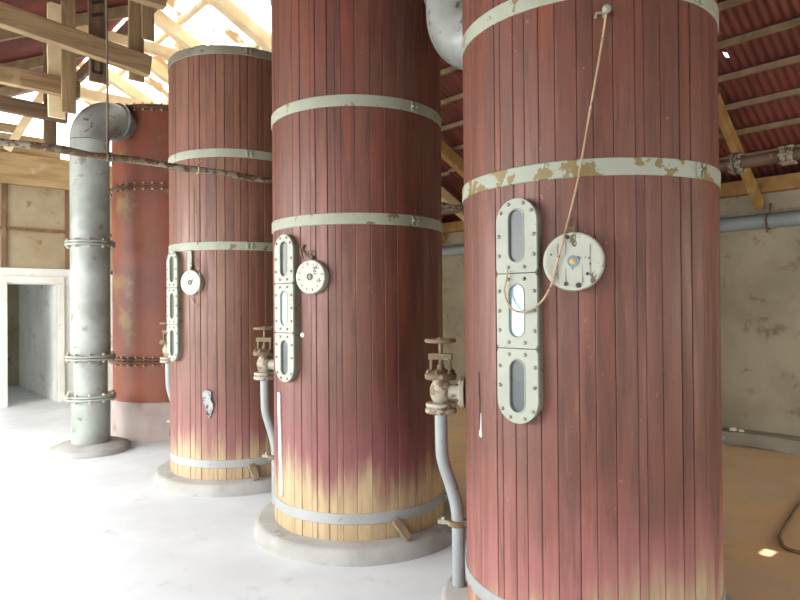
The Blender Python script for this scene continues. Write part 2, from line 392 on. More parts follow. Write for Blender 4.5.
b = MB(); yb = Y1 + .02
for z0, z1, x0, x1 in ((4.1, 4.26, XL, 2.75), (4.27, 4.42, XL, 2.62), (4.44, 4.58, XL, 2.2), (4.60, 4.76, .2, 1.7)): b.cube((x0, yb, z0), (x1, yb + .04, z1))
struct(b.build('wall_gable_boards', M['end_beam'], smooth=0))
for i, y in enumerate((8.0, 9.6, 11.0)):
    b = MB(); b.beam((XL, 0, roof_z(XL) - .05), (RIDGE - .05, 0, roof_z(RIDGE - .05) - .05), .07, .13)
    tag(b.build('rafter', M['purlin'], loc=(0, y, 0), bevel=.006), '%s grey-brown rafter under the dark red roof slope behind the hanging frame' % ('front', 'middle', 'back')[i], 'rafter', 'rafters of the red slope')
# purlins under the red sheets
ORD = ['lowest', 'second', 'third', 'fourth', 'fifth', 'sixth', 'seventh', 'eighth', 'ninth', 'tenth', 'eleventh', 'twelfth']
for i in range(12):
    x = XR - .35 - i * .36
    b = MB(); b.beam((0, Y0, 0), (0, SK, 0), .05, .05)
    o = b.build('purlin', M['purlin'], loc=(x, 0, roof_z(x) - .002), bevel=.004)
    tag(o, '%s brown purlin up from the eave under the red corrugated roof' % ORD[i], 'purlin', 'purlins under the red roof')
for i in range(7):
    x = XR - .35 - i * .68
    b = MB(); b.beam((0, SK + .02, 0), (0, Y1, 0), .06, .05)
    o = b.build('batten', M['cream'] if x < 5.4 else M['purlin'], loc=(x, 0, roof_z(x) - .002), bevel=.004)
    tag(o, '%s pale roof batten up from the eave under the bright translucent sheets' % ORD[i], 'roof batten', 'battens under the translucent roof')
# rafters of the translucent bay
for i, y in enumerate((6.6, 7.75, 8.9, 10.05, 11.2)):
    b = MB(); x0, x1 = RIDGE + .03, XR - .1
    b.beam((x0, 0, roof_z(x0) - .142), (x1, 0, roof_z(x1) - .142), .12, .15)
    tag(b.build('rafter', M['cream'], loc=(0, y, 0), bevel=.006), '%s broad pale rafter of the translucent roof bay counted from the near end' % ORD[i].replace('lowest', 'first'), 'rafter', 'rafters of the translucent roof')
# struts from wall plate to the roof
for i in range(6):
    y = -0.8 + 1.62 * i
    b = MB(); b.beam((XR - .06, 0, 2.66), (XR - 1.28, 0, 3.60), .07, .13)
    nm = {2: 'ochre diagonal roof strut beside the nearest tank above the wall plate'}.get(i, '%s ochre diagonal roof strut along the plaster wall counted from the near end' % ORD[i].replace('lowest', 'first'))
    tag(b.build('roof_strut', M['ochre'], loc=(0, y, 0), bevel=.006), nm, 'roof strut', 'ochre struts along the side wall')

for y, w_ in ((4.16, 'nearer of two'), (5.78, 'further of two')):
    b = MB(); x0, x1 = RIDGE + .3, XR - .16
    b.beam((x0, 0, roof_z(x0) - .155), (x1, 0, roof_z(x1) - .155), .09, .16)
    tag(b.build('rafter', M['ochre'], loc=(0, y, 0), bevel=.006), 'ochre rafter seen in the gap beside the nearest tank, ' + w_, 'rafter', 'ochre rafters under the red roof')

# ------------------------------------------------------------------ the three wooden tanks
R = .613
TC = [W(.945, 3.162), W(-.305, 4.554), W(-1.555, 5.946)]
BZ = .101
ZT = 3.853
def ang_of(X, Y):                               # camera-frame direction -> world angle
    w = W(X, Y); return math.atan2(w.y, w.x)
def hit(k, px, py, r=R):                         # where a sight line meets the side of tank k
    c = TC[k]; d = W((px - 400) / 620, 1); a = d.x ** 2 + d.y ** 2; bb = -(d.x * c.x + d.y * c.y); cc = c.x ** 2 + c.y ** 2 - r * r
    q = max(bb * bb - a * cc, 0); t = (-bb - math.sqrt(q)) / a
    p = d * t; hz = 304.3 - (px - 400) * .008
    return V((p.x - c.x, p.y - c.y, 1.6 + (hz - py) / 620 * t - BZ))    # tank-local
def frame(th):                                   # outward, tangent (to the right seen from outside), up
    n = V((math.cos(th), math.sin(th), 0)); return n, V((0, 0, 1)).cross(n), V((0, 0, 1))
TNAME = ['nearest', 'middle', 'far']

def stave_body(seed):
    rnd = random.Random(seed); N = 58; w = [rnd.choice((.55, .8, .9, 1.0, 1.1, 1.25, 1.35)) * rnd.uniform(.94, 1.06) for _ in range(N)]; tot = sum(w); a = 0; b = MB()
    H0, H1 = 0.0, ZT - BZ
    for i in range(N):
        da = 2 * PI * w[i] / tot; rr = R + rnd.uniform(-.0022, .0022); g = rnd.choice((.0008, .0010, .0012, .0016, .0030)) / R
        top = H1 + rnd.uniform(-.006, .006); val = rnd.random()
        cols = [(a + g * .15, rr - .016), (a + g, rr - .0015), (a + g + .004, rr)]
        for q in (.25, .5, .75): cols.append((a + da * q, rr))
        cols += [(a + da - g - .004, rr), (a + da - g, rr - .0015), (a + da - g * .15, rr - .016)]
        vs = []; m = len(cols)
        for z in (H0, top):
            for t, r in cols: vs.append((r * math.cos(t), r * math.sin(t), z))
        for z in (top, top - .09):
            for t, r in ((cols[0][0], R - .05), (cols[-1][0], R - .05)): vs.append((r * math.cos(t), r * math.sin(t), z))
        fs = [(j, j + 1, m + j + 1, m + j) for j in range(m - 1)]
        fs.append(tuple(range(m, 2 * m)) + (2 * m + 1, 2 * m)); fs.append((2 * m, 2 * m + 1, 2 * m + 3, 2 * m + 2))
        b.add(vs, fs, val); a += da
    # inner core closing the joints, and the lid
    b.lathe([(R - .02, H0), (R - .02, H1 - .06), (R - .05, H1 - .06), (R - .05, H1 - .085), (0.001, H1 - .085)], n=72, cap=False)
    for _ in range(len(b.f) - len(b.a)): b.a.append(.5)
    return b

def stadium(w, h, n=20):
    r = w / 2; out = []
    for i in range(n + 1): a = PI * i / n; out.append((r * math.cos(a), h / 2 - r + r * math.sin(a)))
    for i in range(n + 1): a = PI + PI * i / n; out.append((r * math.cos(a), -h / 2 + r + r * math.sin(a)))
    return out
def inside_ray(poly, c, a):                      # distance from c to outline along angle a
    d = (math.cos(a), math.sin(a)); best = 0
    for i in range(len(poly)):
        p, q = poly[i], poly[(i + 1) % len(poly)]; ex, ey = q[0] - p[0], q[1] - p[1]; den = d[0] * ey - d[1] * ex
        if abs(den) < 1e-12: continue
        t = ((p[0] - c[0]) * ey - (p[1] - c[1]) * ex) / den; s = ((p[0] - c[0]) * d[1] - (p[1] - c[1]) * d[0]) / den
        if t > 0 and -1e-9 <= s <= 1 + 1e-9: best = max(best, t)
    return best

def sight_gauge(k, root, th):
    n, tx, up = frame(th); Wd, Ht, zc = (.204, .212, .205)[k], .975, 1.568 - BZ + (0, .013, .033)[k]
    P = lambda x, z, d: n * d + tx * x + up * (zc + z)
    d0, d1 = R + .030, R + .044
    b = MB(); full = stadium(Wd, Ht); seam = .1625
    for s in (1, 0, -1):
        c = (0, .3255 * s)
        lo, hi = (seam + .0012, 9) if s == 1 else ((-seam + .0012, seam - .0012) if s == 0 else (-9, -seam - .0012))
        poly = [(x, z) for x, z in full if lo <= z <= hi]
        if s == 0: poly = [(Wd / 2, lo), (Wd / 2, hi), (-Wd / 2, hi), (-Wd / 2, lo)]
        elif s == 1: poly = poly + [(-Wd / 2, lo), (Wd / 2, lo)]
        else: poly = [(Wd / 2, hi), (-Wd / 2, hi)] + poly
        slot = stadium(.074, .226); Na = 72; o1 = []; i1 = []
        for q in range(Na):
            # more samples towards the ends of the slot
            a = 2 * PI * q / Na
            ro = inside_ray([(x - c[0], z - c[1]) for x, z in poly], (0, 0), a); ri = inside_ray(slot, (0, 0), a)
            o1.append((c[0] + ro * math.cos(a), c[1] + ro * math.sin(a))); i1.append((c[0] + ri * math.cos(a), c[1] + ri * math.sin(a)))
        vs = []
        for (pts, d) in ((o1, d0), (o1, d1 - .003), ([(x * .985, c[1] + (z - c[1]) * .992) for x, z in o1], d1), ([(c[0] + (x - c[0]) * 1.13, c[1] + (z - c[1]) * 1.05) for x, z in i1], d1), ([(c[0] + (x - c[0]) * 1.08, c[1] + (z - c[1]) * 1.03) for x, z in i1], d1 + .003), (i1, d1 + .002), (i1, d0 - .004)):
            vs += [P(x, z, d) for x, z in pts]
        fs = []
        for L in range(6):
            for q in range(Na): fs.append((L * Na + q, L * Na + (q + 1) % Na, (L + 1) * Na + (q + 1) % Na, (L + 1) * Na + q))
        b.add(vs, fs)
    g = b.build('sight_gauge', M['plate'], root, smooth=25)
    b = MB(); st = stadium(Wd - .012, Ht - .012); m = len(st); nv = R - .03
    vs = [P(x, z, nv) for x, z in st] + [P(x, z, d0 - .001) for x, z in st]
    b.add(vs, [(q, (q + 1) % m, m + (q + 1) % m, m + q) for q in range(m)] + [tuple(range(m, 2 * m))])
    b.build('housing', M['plate_side'], g)
    for s in (1, 0, -1):
        b = MB(); st = stadium(.080, .232); m = len(st)
        b.add([P(x, .3255 * s + z, d0 + .003) for x, z in st] + [P(x, .3255 * s + z, d0 + .0005) for x, z in st], [tuple(range(m))] + [(q, (q + 1) % m, m + (q + 1) % m, m + q) for q in range(m)])
        pn = b.build('glass_pane', M['pane_pale'] if (s == 0 and k < 2) else M['pane_dark'], g, smooth=0)
        if s == 0 and k < 2: pn['label'] = 'pale bluish glass pane'
    pos = []
    for s in (1, 0, -1):
        c = .3255 * s
        for z in (-.085, .0, .085):
            if abs(c + z) < .40: pos += [(-.087, c + z), (.087, c + z)]
        for z in (-.137, .137):
            if abs(c + z) < .42: pos += [(-.040, c + z), (.040, c + z)]
    for s in (1, -1):
        pos += [(-.036, s * .462), (.036, s * .462), (-.076, s * .428), (.076, s * .428)]
    for x, z in pos:
        b = MB(); b.bolt(P(x, z, d1 - .001), n, .0085, .009); b.build('bolt', M['bolt'], g)
    return g

def dial(k, root, th):
    n, tx, up = frame(th); z0 = 1.77 - BZ + (0, .010, .033)[k]; c = V((0, 0, z0)); r = (.121, .110, .108)[k]; dp_ = (0, -.016, -.022)[k]
    b = MB()
    b.lathe([(r, 0), (r + .002, .055 + dp_), (r - .003, .066 + dp_), (r - .012, .069 + dp_), (r - .020, .066 + dp_), (.05, .070 + dp_), (.0, .071 + dp_)], n * (R - .008) + c, n, 48, False)
    g = b.build('float_dial', M['dial'], root, smooth=40)
    if k == 0:
        b = MB(); b.ring(.016, .024, 0, .005, n * (R + .061) + c, n, 28); b.build('hub_ring', M['blue'], g)
        b = MB(); b.lathe([(.016, 0), (.015, .006), (.006, .010), (.0, .011)], n * (R + .060) + c, n, 20, False); b.build('hub', M['brass'], g)
        # planked face: joints in the painted boards
        b = MB()
        for x in (-.062, -.030, .036, .066):
            h = math.sqrt((r - .026) ** 2 - x * x)
            b.beam(n * (R + .0612) + c + tx * x - up * h, n * (R + .0612) + c + tx * x + up * (h if x != .036 else h * .2), .0022, .002, n)
        b.build('board_joint', M['plate_side'], g)
        for x, z, q in ((-.022, .10, .010), (.055, -.052, .007), (.02, -.098, .012), (-.03, -.092, .009), (.006, .064, .005), (.066, -.01, .004), (.062, .012, .004), (-.088, .03, .004)):
            b = MB(); b.lathe([(q, 0), (q * .9, .0016), (0.0, .002)], n * (R + .0612) + c + tx * x + up * z, n, 7, False)
            b.build('rust_spot', M['dark'], g)
    else:
        b = MB(); b.ring(.013, .022, 0, .005, n * (R + .062 + dp_) + c, n, 24); b.build('hub_ring', M['dark'], g)
        b = MB(); b.lathe([(.008, 0), (.007, .008), (0, .009)], n * (R + .062 + dp_) + c, n, 16, False); b.build('hub', M['nut'], g)
        b = MB()
        for q in range(12):
            a = 2 * PI * q / 12 + .2
            b.beam(n * (R + .0605 + dp_) + c + (tx * math.cos(a) + up * math.sin(a)) * (r - .034), n * (R + .0605 + dp_) + c + (tx * math.cos(a) + up * math.sin(a)) * (r - .024 if q % 3 else r - .019), .004, .0025, n)
        if k == 1:
            for x0, z0_, x1, z1_ in ((.030, .022, .052, .018), (.034, .012, .040, .022), (.05, -.022, .06, -.034), (-.04, .1, -.012, .104)):
                b.beam(n * (R + .0618 + dp_) + c + tx * x0 + up * z0_, n * (R + .0618 + dp_) + c + tx * x1 + up * z1_, .004, .002, n)
        b.build('dial_mark', M['dark'], g)
    b = MB()
    b.lathe([(.012, 0), (.012, .03)], n * (R + .02) + c + up * (r - .002), up, 12)
    b.torus(n * (R + .02) + c + up * (r + .042) - tx * .01, n, .018, .0035, 20, 6)
    b.build('cord_eye', M['rust'], g)
    return g

TH_V = ang_of(-.73, .173)
def valve(k, root):
    n, tx, up = frame(TH_V); C = n * .75; vz = (0, .022, .03)[k]; z = lambda a: a - BZ + vz
    at = lambda h, d=0.0, s=0.0: C + n * d + tx * s + up * z(h)
    b = MB()
    b.lathe([(.040, 1.075), (.050, 1.09), (.058, 1.115), (.060, 1.135), (.054, 1.16), (.044, 1.18), (.040, 1.205)], C - up * (BZ - vz), up, 28)
    L = .75 - R + .004
    b.lathe([(.030, 0), (.040, .05), (.042, L - .03), (.045, L - .022)], at(1.129), -n, 24)
    v = b.build('valve', M['valve'], root)
    b = MB(); b.ring(0.0, .082, -.014, .014, at(1.129, -(.75 - R) + .018), n, 28)
    for q in range(6):
        a = 2 * PI * q / 6; b.bolt(at(1.129 + .062 * math.sin(a), -(.75 - R) + .031, .062 * math.cos(a)), n, .010, .010)
    b.build('wall_flange', M['valve'], v)
    b = MB(); b.lathe([(.036, 1.015), (.078, 1.016), (.084, 1.022), (.084, 1.038), (.078, 1.044), (.07, 1.046), (.078, 1.050), (.082, 1.056), (.08, 1.070), (.040, 1.076)], C - up * (BZ - vz), up, 28)
    f = b.build('lower_flange', M['valve'], v)
    b = MB(); b.lathe([(.040, 1.196), (.082, 1.198), (.086, 1.205), (.086, 1.222), (.080, 1.230), (.05, 1.238), (.03, 1.25)], C - up * (BZ - vz), up, 28); b.build('bonnet', M['rust'], v)
    for h, r_ in ((1.044, .066), (1.222, .068)):
        for q in range(6):
            a = 2 * PI * q / 6 + .4; b = MB(); b.lathe([(.012, 0), (.012, .018), (.006, .019), (.006, .028)], at(h, r_ * math.cos(a), r_ * math.sin(a)), up, 6)
            b.build('flange_bolt', M['rust'] if h > 1.1 else M['valve'], v)
    b = MB()
    for s in (-1, 1): b.beam(at(1.235, .052 * s), at(1.325, .048 * s), .016, .02, tx)
    b.beam(at(1.318, -.064), at(1.318, .064), .034, .034, up)
    b.build('yoke', M['rust'], v, bevel=.003)
    b = MB(); b.tube([at(1.24), at(1.42)], .010, 12); b.lathe([(.020, 0), (.018, .03)], at(1.245), up, 12); b.build('stem', M['rust'], v)
    b = MB(); b.torus(at(1.404), up, .074, .0115, 36, 10)
    for q in range(4):
        a = PI / 2 * q + .5; b.beam(at(1.404), at(1.404, .074 * math.cos(a), .074 * math.sin(a)), .016, .010)
    b.lathe([(.02, -.012), (.02, .014)], at(1.404), up, 14); b.build('handwheel', M['rust'], v)
    path = bez([at(1.03), at(.86, -.002), at(.76, -.010), at(.62, -.055), at(.52, -.080), at(.42, -.088), at(.30, -.088), at(.103 - vz, -.088)], 7)
    b = MB(); b.tube(path, .034, 18); p = b.build('drain_pipe', M['pipe'], root, smooth=50)
    b = MB(); b.ring(.030, .056, -.014, .014, at(.435, -.087), up, 24); b.beam(at(.435, -.05), at(.435, .02), .03, .02)
    b.bolt(at(.445, -.01), up, .012, .014); b.build('pipe_clamp', M['valve'], p)
    if k == 2:
        b = MB(); b.beam(at(.29, -.035), at(.46, -.045), .05, .035, tx, 3, .003); b.build('clamp_block', M['timber_dark'], p, bevel=.004)['label'] = 'dark wooden block behind the pipe'

for k in range(3):
    c = TC[k]
    lab = ['big red-staved wooden tank nearest on the right, with a cord hanging from its hook', 'red-staved wooden tank in the middle with a bare timber foot and clean round dial',
           'far red-staved wooden tank with its rim visible and a torn grey patch'][k]
    root = empty('wooden_tank', (c.x, c.y, BZ), lab, 'tank', 'three red wooden tanks in a row')
    b = stave_body(40 + k); b.build('stave_wall', STAVE[k], root, smooth=25, attr='stave')
    for z, hh, jit in ((.239, .070, 0), ((2.162, 2.15, 2.118)[k], .074, 0), ((2.909, 2.904, 2.92)[k], .074, 0), (3.812, .074, 0)):
        b = MB(); z -= BZ; b.ring(R - .01, R + .007, z - hh / 2, z + hh / 2, n=120)
        mat = M['hoop_grey'] if z < 1 else (M['hoop_chipped'] if (k == 0 and z < 2.5) else (M['hoop_dull'] if (k == 2 and z > 3.5) else M['hoop']))
        h = b.build('hoop', mat, root)
        th = math.atan2(*reversed(hit(k, (470, 441, 270)[k] if z < 1 else (700, 415, 250)[k], 250)[:2])) if not (z < 1 and k == 0) else TH_V - 1.2
        for s in ((-1, 1) if z > 1 else (0,)):
            n, tx, up = frame(th + s * .030); b = MB()
            b.box(n * (R + .011) + up * z, n, tx, up, .005, .010, hh * .42); b.bolt(n * (R + .015) + up * z, n, .010, .012)
            if z < 1:
                b.box(n * (R + .02) + up * z, n, tx, up, .014, .03, .018); b.tube([n * (R + .024) + up * z - tx * .06, n * (R + .024) + up * z + tx * .06], .007, 8)
            b.build('hoop_clamp', mat, h, bevel=.002)
    sight_gauge(k, root, ang_of(*((-.447, -.49), (-.465, -.47), (-.465, -.47))[k]))
    dial(k, root, ang_of(*((-.247, -.66), (-.288, -.644), (-.275, -.648))[k]))
    valve(k, root)
    # plinth
    b = MB(); b.lathe([(.758, 0), (.757, .02), (.748, .072), (.736, .090), (.715, .10), (.0, .10)], n=96, cap=False)
    pl = b.build('plinth', M['concrete'], loc=(c.x, c.y, 0), smooth=40)
    tag(pl, ['low round concrete plinth under the nearest red tank', 'low round concrete plinth under the middle red tank with a wedge on it', 'low round concrete plinth under the red tank with the torn patch'][k], 'plinth', 'round concrete plinths')
    if k == 0:
        # dark strip as shade inside a stave split, with a run of white paint
        p0, p1 = hit(0, 478, 372, R + .001), hit(0, 479, 432, R + .001)
        b = MB(); b.beam(p0, p1, .010, .004, V((p0.x, p0.y, 0)).normalized(), 6, .0015); b.build('split_shade_strip', M['dark'], root)
        p = hit(0, 480, 434, R); nn = V((p.x, p.y, 0)).normalized()
        b = MB(); b.tube([p + V((0, 0, .10)), p + V((0, 0, .03)), p, p - V((0, 0, .015))], [.002, .004, .011, .004], 8); b.build('paint_run', M['white'], root)
        p = hit(0, 607, 15, R); nn = V((p.x, p.y, 0)).normalized(); tt = V((0, 0, 1)).cross(nn); HOOK = p + nn * .045
        b = MB(); b.tube([p, p + nn * .05], .010, 10); b.lathe([(.004, 0), (.018, .01), (.018, .025), (.008, .034)], p + nn * .045, nn, 14); b.tube([p + nn * .03, p + nn * .03 - tt * .035, p + nn * .03 - tt * .04 - V((0, 0, .02))], .006, 8)
        b.build('hook', M['bolt'], root)
    if k == 1:
        p0, p1 = hit(1, 278.5, 392, R + .004), hit(1, 280.5, 500, R + .004)
        n = V((p0.x, p0.y, 0)).normalized(); b = MB(); b.beam(p0, p1 + V((0, 0, .03)), .035, .014, n, 5, .002); b.build('white_strip', M['white'], root, bevel=.003)
        p = hit(1, 302, 335, R + .0); n = V((p.x, p.y, 0)).normalized(); b = MB(); b.lathe([(.017, -.002), (.016, .002), (.0, .003)], p, n, 9, False); b.build('paint_spot', M['white'], root)
    if k == 2:
        p = hit(2, 208, 404, R); n = V((p.x, p.y, 0)).normalized(); tx = V((0, 0, 1)).cross(n)
        out = [(-.05, .10), (-.01, .13), (.035, .11), (.03, .05), (.052, .0), (.04, -.07), (.012, -.13), (-.02, -.08), (-.028, -.02), (-.052, .03)]
        vs = [p + tx * x + V((0, 0, z)) + n * .002 for x, z in out] + [p + tx * x + V((0, 0, z)) + n * (.006 + .02 * max(0, math.sin(z * 14 + x * 20))) for x, z in out]
        m = len(out); b = MB(); b.add(vs, [tuple(range(m))[::-1]] + [(q, (q + 1) % m, m + (q + 1) % m, m + q) for q in range(m)] + [(m, m + 1, m + 9), (m + 1, m + 2, m + 3), (m + 1, m + 3, m + 9), (m + 3, m + 8, m + 9), (m + 3, m + 4, m + 8), (m + 4, m + 7, m + 8), (m + 4, m + 5, m + 7), (m + 5, m + 6, m + 7)])
        b.build('torn_patch', M['steel_patch'], root, smooth=0)
        n, tx, up = frame(ang_of(-.247, -.66)); z0 = 1.77 - BZ
        b = MB(); b.beam(n * (R + .012) + up * (z0 + .12) - tx * .045, n * (R + .012) + up * (z0 + .31) - tx * .05, .045, .016, n, 3, .002); b.build('dial_strap', M['plate'], root, bevel=.003)

# cords on the dials
def tl(k, p): return V((TC[k].x, TC[k].y, BZ)) + p
def cord(name, pts, r, m, label, cat='cord'):
    b = MB(); b.tube(bez(pts, 8), r, 8); return tag(b.build(name, m, smooth=60), label, cat)
q = lambda px, py, d: tl(0, hit(0, px, py, R + d))
cord('pull_cord', [tl(0, HOOK) - V((0, 0, .012)), q(604, 45, .028), q(592, 110, .026), q(579, 180, .026), q(568, 224, .035), q(564, 240, .075), q(556, 268, .075), q(551, 286, .073), q(540, 303, .070), q(524, 312, .068), q(511, 308, .067), q(504.5, 293, .067), q(506.5, 279, .067), q(507.5, 270, .062)], .0046, M['rope'], 'thin tan cord hanging from a hook past the dial of the nearest tank', 'cord')
# ------------------------------------------------------------------ suspended rod and its ropes
RY, RZ = 4.5, 2.63
b = MB(); n_ = 60
b.tube([(XL + (XR - XL) * i / n_, RY, RZ + .006 * math.sin(i * 1.7)) for i in range(n_ + 1)], [.024 + .004 * math.sin(i * 2.3) for i in range(n_ + 1)], 10)
tag(b.build('suspended_rod', M['rod'], smooth=60), 'long rusty grey rod slung across the hall in front of the far wooden tank', 'rod')
xr_ = 4.25 * (.668 - .744 * .471)
b = MB(); b.tube([(xr_, RY, RZ + .01), (xr_ + .004, RY, 3.2), (xr_ - .004, RY, 4.0), (xr_, RY, roof_z(xr_) + .04)], .007, 8); b.torus((xr_, RY, RZ), (1, 0, 0), .027, .008, 20, 8); b.torus((xr_ + .02, RY, RZ), (1, .15, 0), .027, .008, 20, 8); b.tube([(xr_ + .03, RY - .03, RZ), (xr_ + .02, RY - .035, RZ - .06)], .005, 6)
tag(b.build('hanger_rope', M['rope_dark'], smooth=60), 'thin dark rope hanging from the roof in front of the grey elbow', 'rope')
xk = RY / (.744 + .668 * .326) * (.668 - .744 * .326)
q2 = lambda px, py, d: tl(2, hit(2, px, py, R + d))
b = MB(); b.torus((xk, RY, RZ), (1, .1, 0), .028, .007, 20, 8); b.tube([(xk - .02, RY - .02, RZ + .02), (xk + .03, RY - .03, RZ + .07)], .006, 6)
b.tube(bez([(xk - .02, RY, RZ - .02), q2(197.5, 240, .03), q2(196, 264, .03)], 6), .0032, 8)
b.tube(bez([q2(196, 264, .03), q2(200, 274, .060), q2(199, 294, .045), q2(196, 306, .02), q2(191, 297, .02)], 6), .0042, 8)
tag(b.build('pull_cord', M['rope'], smooth=60), 'thin cord knotted on the rod and running down to the far tank dial', 'cord')
b = MB(); q1 = lambda px, py, d: tl(1, hit(1, px, py, R + d)); b.tube(bez([q1(303, 258, .05), q1(301, 250, .02), q1(304, 245, .012)], 5), .008, 8)
tag(b.build('cord_stub', M['rope_dark'], smooth=60), 'short dark cord stub above the middle tank dial', 'cord')

# ------------------------------------------------------------------ wedges
def wedge(k, px, py, px2, py2, label):
    p = hit(k, px, py, R + .03); p = tl(k, p); a = hit(k, px2, py2, R + .09); a = tl(k, a); a.z = BZ + .004
    b = MB(); nn = (a - V((TC[k].x, TC[k].y, a.z))).normalized(); d = (p - a)
    b.beam(V((0, 0, .006)), d, .03, .055, nn.cross(V((0, 0, 1))), 4, .003)
    tag(b.build('wedge', M['wedge'], loc=a, bevel=.004), label, 'wedge')
wedge(1, 393, 519, 407, 540, 'grey wooden wedge leaning on the foot of the middle tank')
wedge(2, 250, 464, 256, 476, 'small grey wooden wedge leaning on the foot of the torn-patched tank')

# ------------------------------------------------------------------ iron tank
c4 = W(-2.98, 7.98); R4 = .655
iron = empty('iron_tank', (c4.x, c4.y, 0), 'rusty red iron tank with bolted flanges behind the tall grey pipe', 'tank')
b = MB(); b.lathe([(R4, .46), (R4, 3.95), (R4 - .02, 3.95), (R4 - .02, 3.9), (0, 3.9)], n=72, cap=False); b.build('shell', M['iron_red'], iron, smooth=40)
b = MB(); b.lathe([(R4 + .02, 0), (R4 + .015, .42), (R4 - .01, .46), (0, .46)], n=72, cap=False); bo = b.build('foot', M['foot'], iron, smooth=40); bo['label'] = 'grey rendered foot'
for z, w_ in ((.95, .07), (3.02, .045), (3.96, .05)):
    b = MB(); b.ring(R4 - .02, R4 + .05, z - w_ / 2, z - .003, n=90); b.ring(R4 - .02, R4 + .05, z + .003, z + w_ / 2, n=90)
    f = b.build('flange', M['iron_flange'], iron)
    for i in range(40):
        a = 2 * PI * i / 40; b = MB(); b.lathe([(.013, -w_ / 2 - .022), (.013, w_ / 2 + .022)], (math.cos(a) * (R4 + .026), math.sin(a) * (R4 + .026), z), n=6); b.build('bolt', M['nut'], f)
a = ang_of(-.66, -.35); n, tx, up = frame(a)
b = MB(); b.tube([n * (R4 - .01) + up * 2.02, n * (R4 + .09) + up * 2.02], .018, 10); b.tube([n * (R4 + .075) + up * 2.06, n * (R4 + .075) + up * 1.96], .014, 10); b.lathe([(.03, 0), (.03, .012)], n * (R4 - .001) + up * 2.02, n, 12); b.build('tap', M['rust'], iron)

# tall grey pipe with elbow
PX, PY = -3.46, 6.93
pc = W(PX, PY); sp_ = empty('standpipe', (pc.x, pc.y, 0), 'tall thick silver-grey pipe with an elbow top standing beside the iron tank', 'pipe')
dirn = (V((c4.x, c4.y, 0)) - V((pc.x, pc.y, 0))); dist = dirn.length; dirn.normalize(); rp = .203; REACH = dist - R4
b = MB(); b.lathe([(.0, .0), (.41, .0), (.415, .03), (.40, .06), (.33, .09), (.26, .10), (.0, .10)], n=48, cap=False); b.build('foot', M['concrete'], sp_, smooth=40)
b = MB(); b.tube([(0, 0, .05), (0, 0, .58)], rp - .005, 40); b.build('lower_section', M['bigpipe'], sp_)
b = MB(); b.tube([(0, 0, .6), (0, 0, 1.02)], rp - .03, 40); b.build('middle_section', M['bigpipe'], sp_)
BR = .32; ZE = 3.44
b = MB(); b.tube([(0, 0, 1.03), (0, 0, 2.28), (0, 0, ZE)], rp, 40); b.build('upper_section', M['bigpipe'], sp_)
for z, mt in ((.60, 'bigpipe'), (1.04, 'bigpipe'), (2.30, 'bigpipe')):
    b = MB(); b.ring(.1, rp + .055, z - .028, z - .003, n=48); b.ring(.1, rp + .055, z + .003, z + .028, n=48); f = b.build('flange', M[mt], sp_)
    for i in range(10):
        a = 2 * PI * i / 10; b = MB(); b.lathe([(.016, -.05), (.016, .05)], (math.cos(a) * (rp + .03), math.sin(a) * (rp + .03), z), n=6); b.build('bolt', M['nut'], f)
b = MB(); pts = [V((0, 0, ZE)) + dirn * (BR * (1 - math.cos(t))) + V((0, 0, BR * math.sin(t))) for t in [PI / 2 * i / 14 for i in range(15)]]
b.tube(pts + [pts[-1] + dirn * .03], rp, 40); b.build('elbow', M['elbow'], sp_, smooth=50)
b = MB(); e0 = dirn * (BR + .03) + V((0, 0, ZE + BR)); b.ring(.1, rp + .022, 0, .03, e0, dirn, 40); b.build('elbow_flange', M['elbow'], sp_)
b = MB(); b.tube([e0, e0 + dirn * (REACH - BR)], rp - .05, 32); b.build('inlet_stub', M['elbow'], sp_)

# grey elbow pipe between the near and the middle tank
e_ = W(.385, 3.93); tz = 3.235; rr = .205
d2 = (TC[0] - e_); d2.z = 0; dd = d2.length; d2.normalize()
ep = empty('elbow_pipe', (e_.x, e_.y, tz), 'fat silver-grey elbow pipe high up between the nearest and middle tanks', 'pipe')
BR2 = .22
b = MB(); pts = [V((0, 0, 5.0 - tz + .05)), V((0, 0, 4.2 - tz))] + [d2 * (BR2 * (1 - math.cos(t))) + V((0, 0, BR2 - BR2 * math.sin(t))) for t in [PI / 2 * i / 14 for i in range(15)]]
pts.append(d2 * (dd - R + .005)); b.tube(pts, rr, 40); b.build('elbow', M['elbow'], ep, smooth=50)
b = MB(); b.ring(.1, rr + .012, -.02, .02, V((0, 0, .32)), V((0, 0, 1)), 40); b.build('seam_ring', M['elbow'], ep)

# ------------------------------------------------------------------ pipes on the far side
b = MB(); b.tube([(0, Y0, 0), (0, Y1, 0)], .075, 20); wp = b.build('wall_pipe', worn('blue grey pipe', lin(150, 164, 166), lin(130, 142, 142), lin(150, 130, 96), .64, 3, .5, stretch=(1, .4, 1)), loc=(XR - .078, 0, 2.67 - .19), smooth=50)
tag(wp, 'blue-grey pipe running along the top of the plaster wall', 'pipe')
for y in (-.2, 2.35, 4.9, 7.5):
    b = MB(); b.torus((0, y, 0), (0, 1, 0), .083, .012, 24, 8); b.tube([(.03, y, .07), (.06, y, .20)], .012, 8); b.tube([(-.05, y, -.07), (-.06, y, -.13)], .010, 8); b.build('bracket', M['rust'], wp)
dx, dz = 6.45, 2.94
b = MB(); b.tube([(0, Y0, 0), (0, Y1, 0)], .058, 20); dp = b.build('overhead_pipe', M['timber_dark'] if False else worn('brown pipe', lin(112, 90, 76), lin(90, 70, 60), lin(130, 108, 80), .62, 8, .6), loc=(dx, 0, dz), smooth=50)
tag(dp, 'brown overhead pipe with a bolted flange under the red roof', 'pipe')
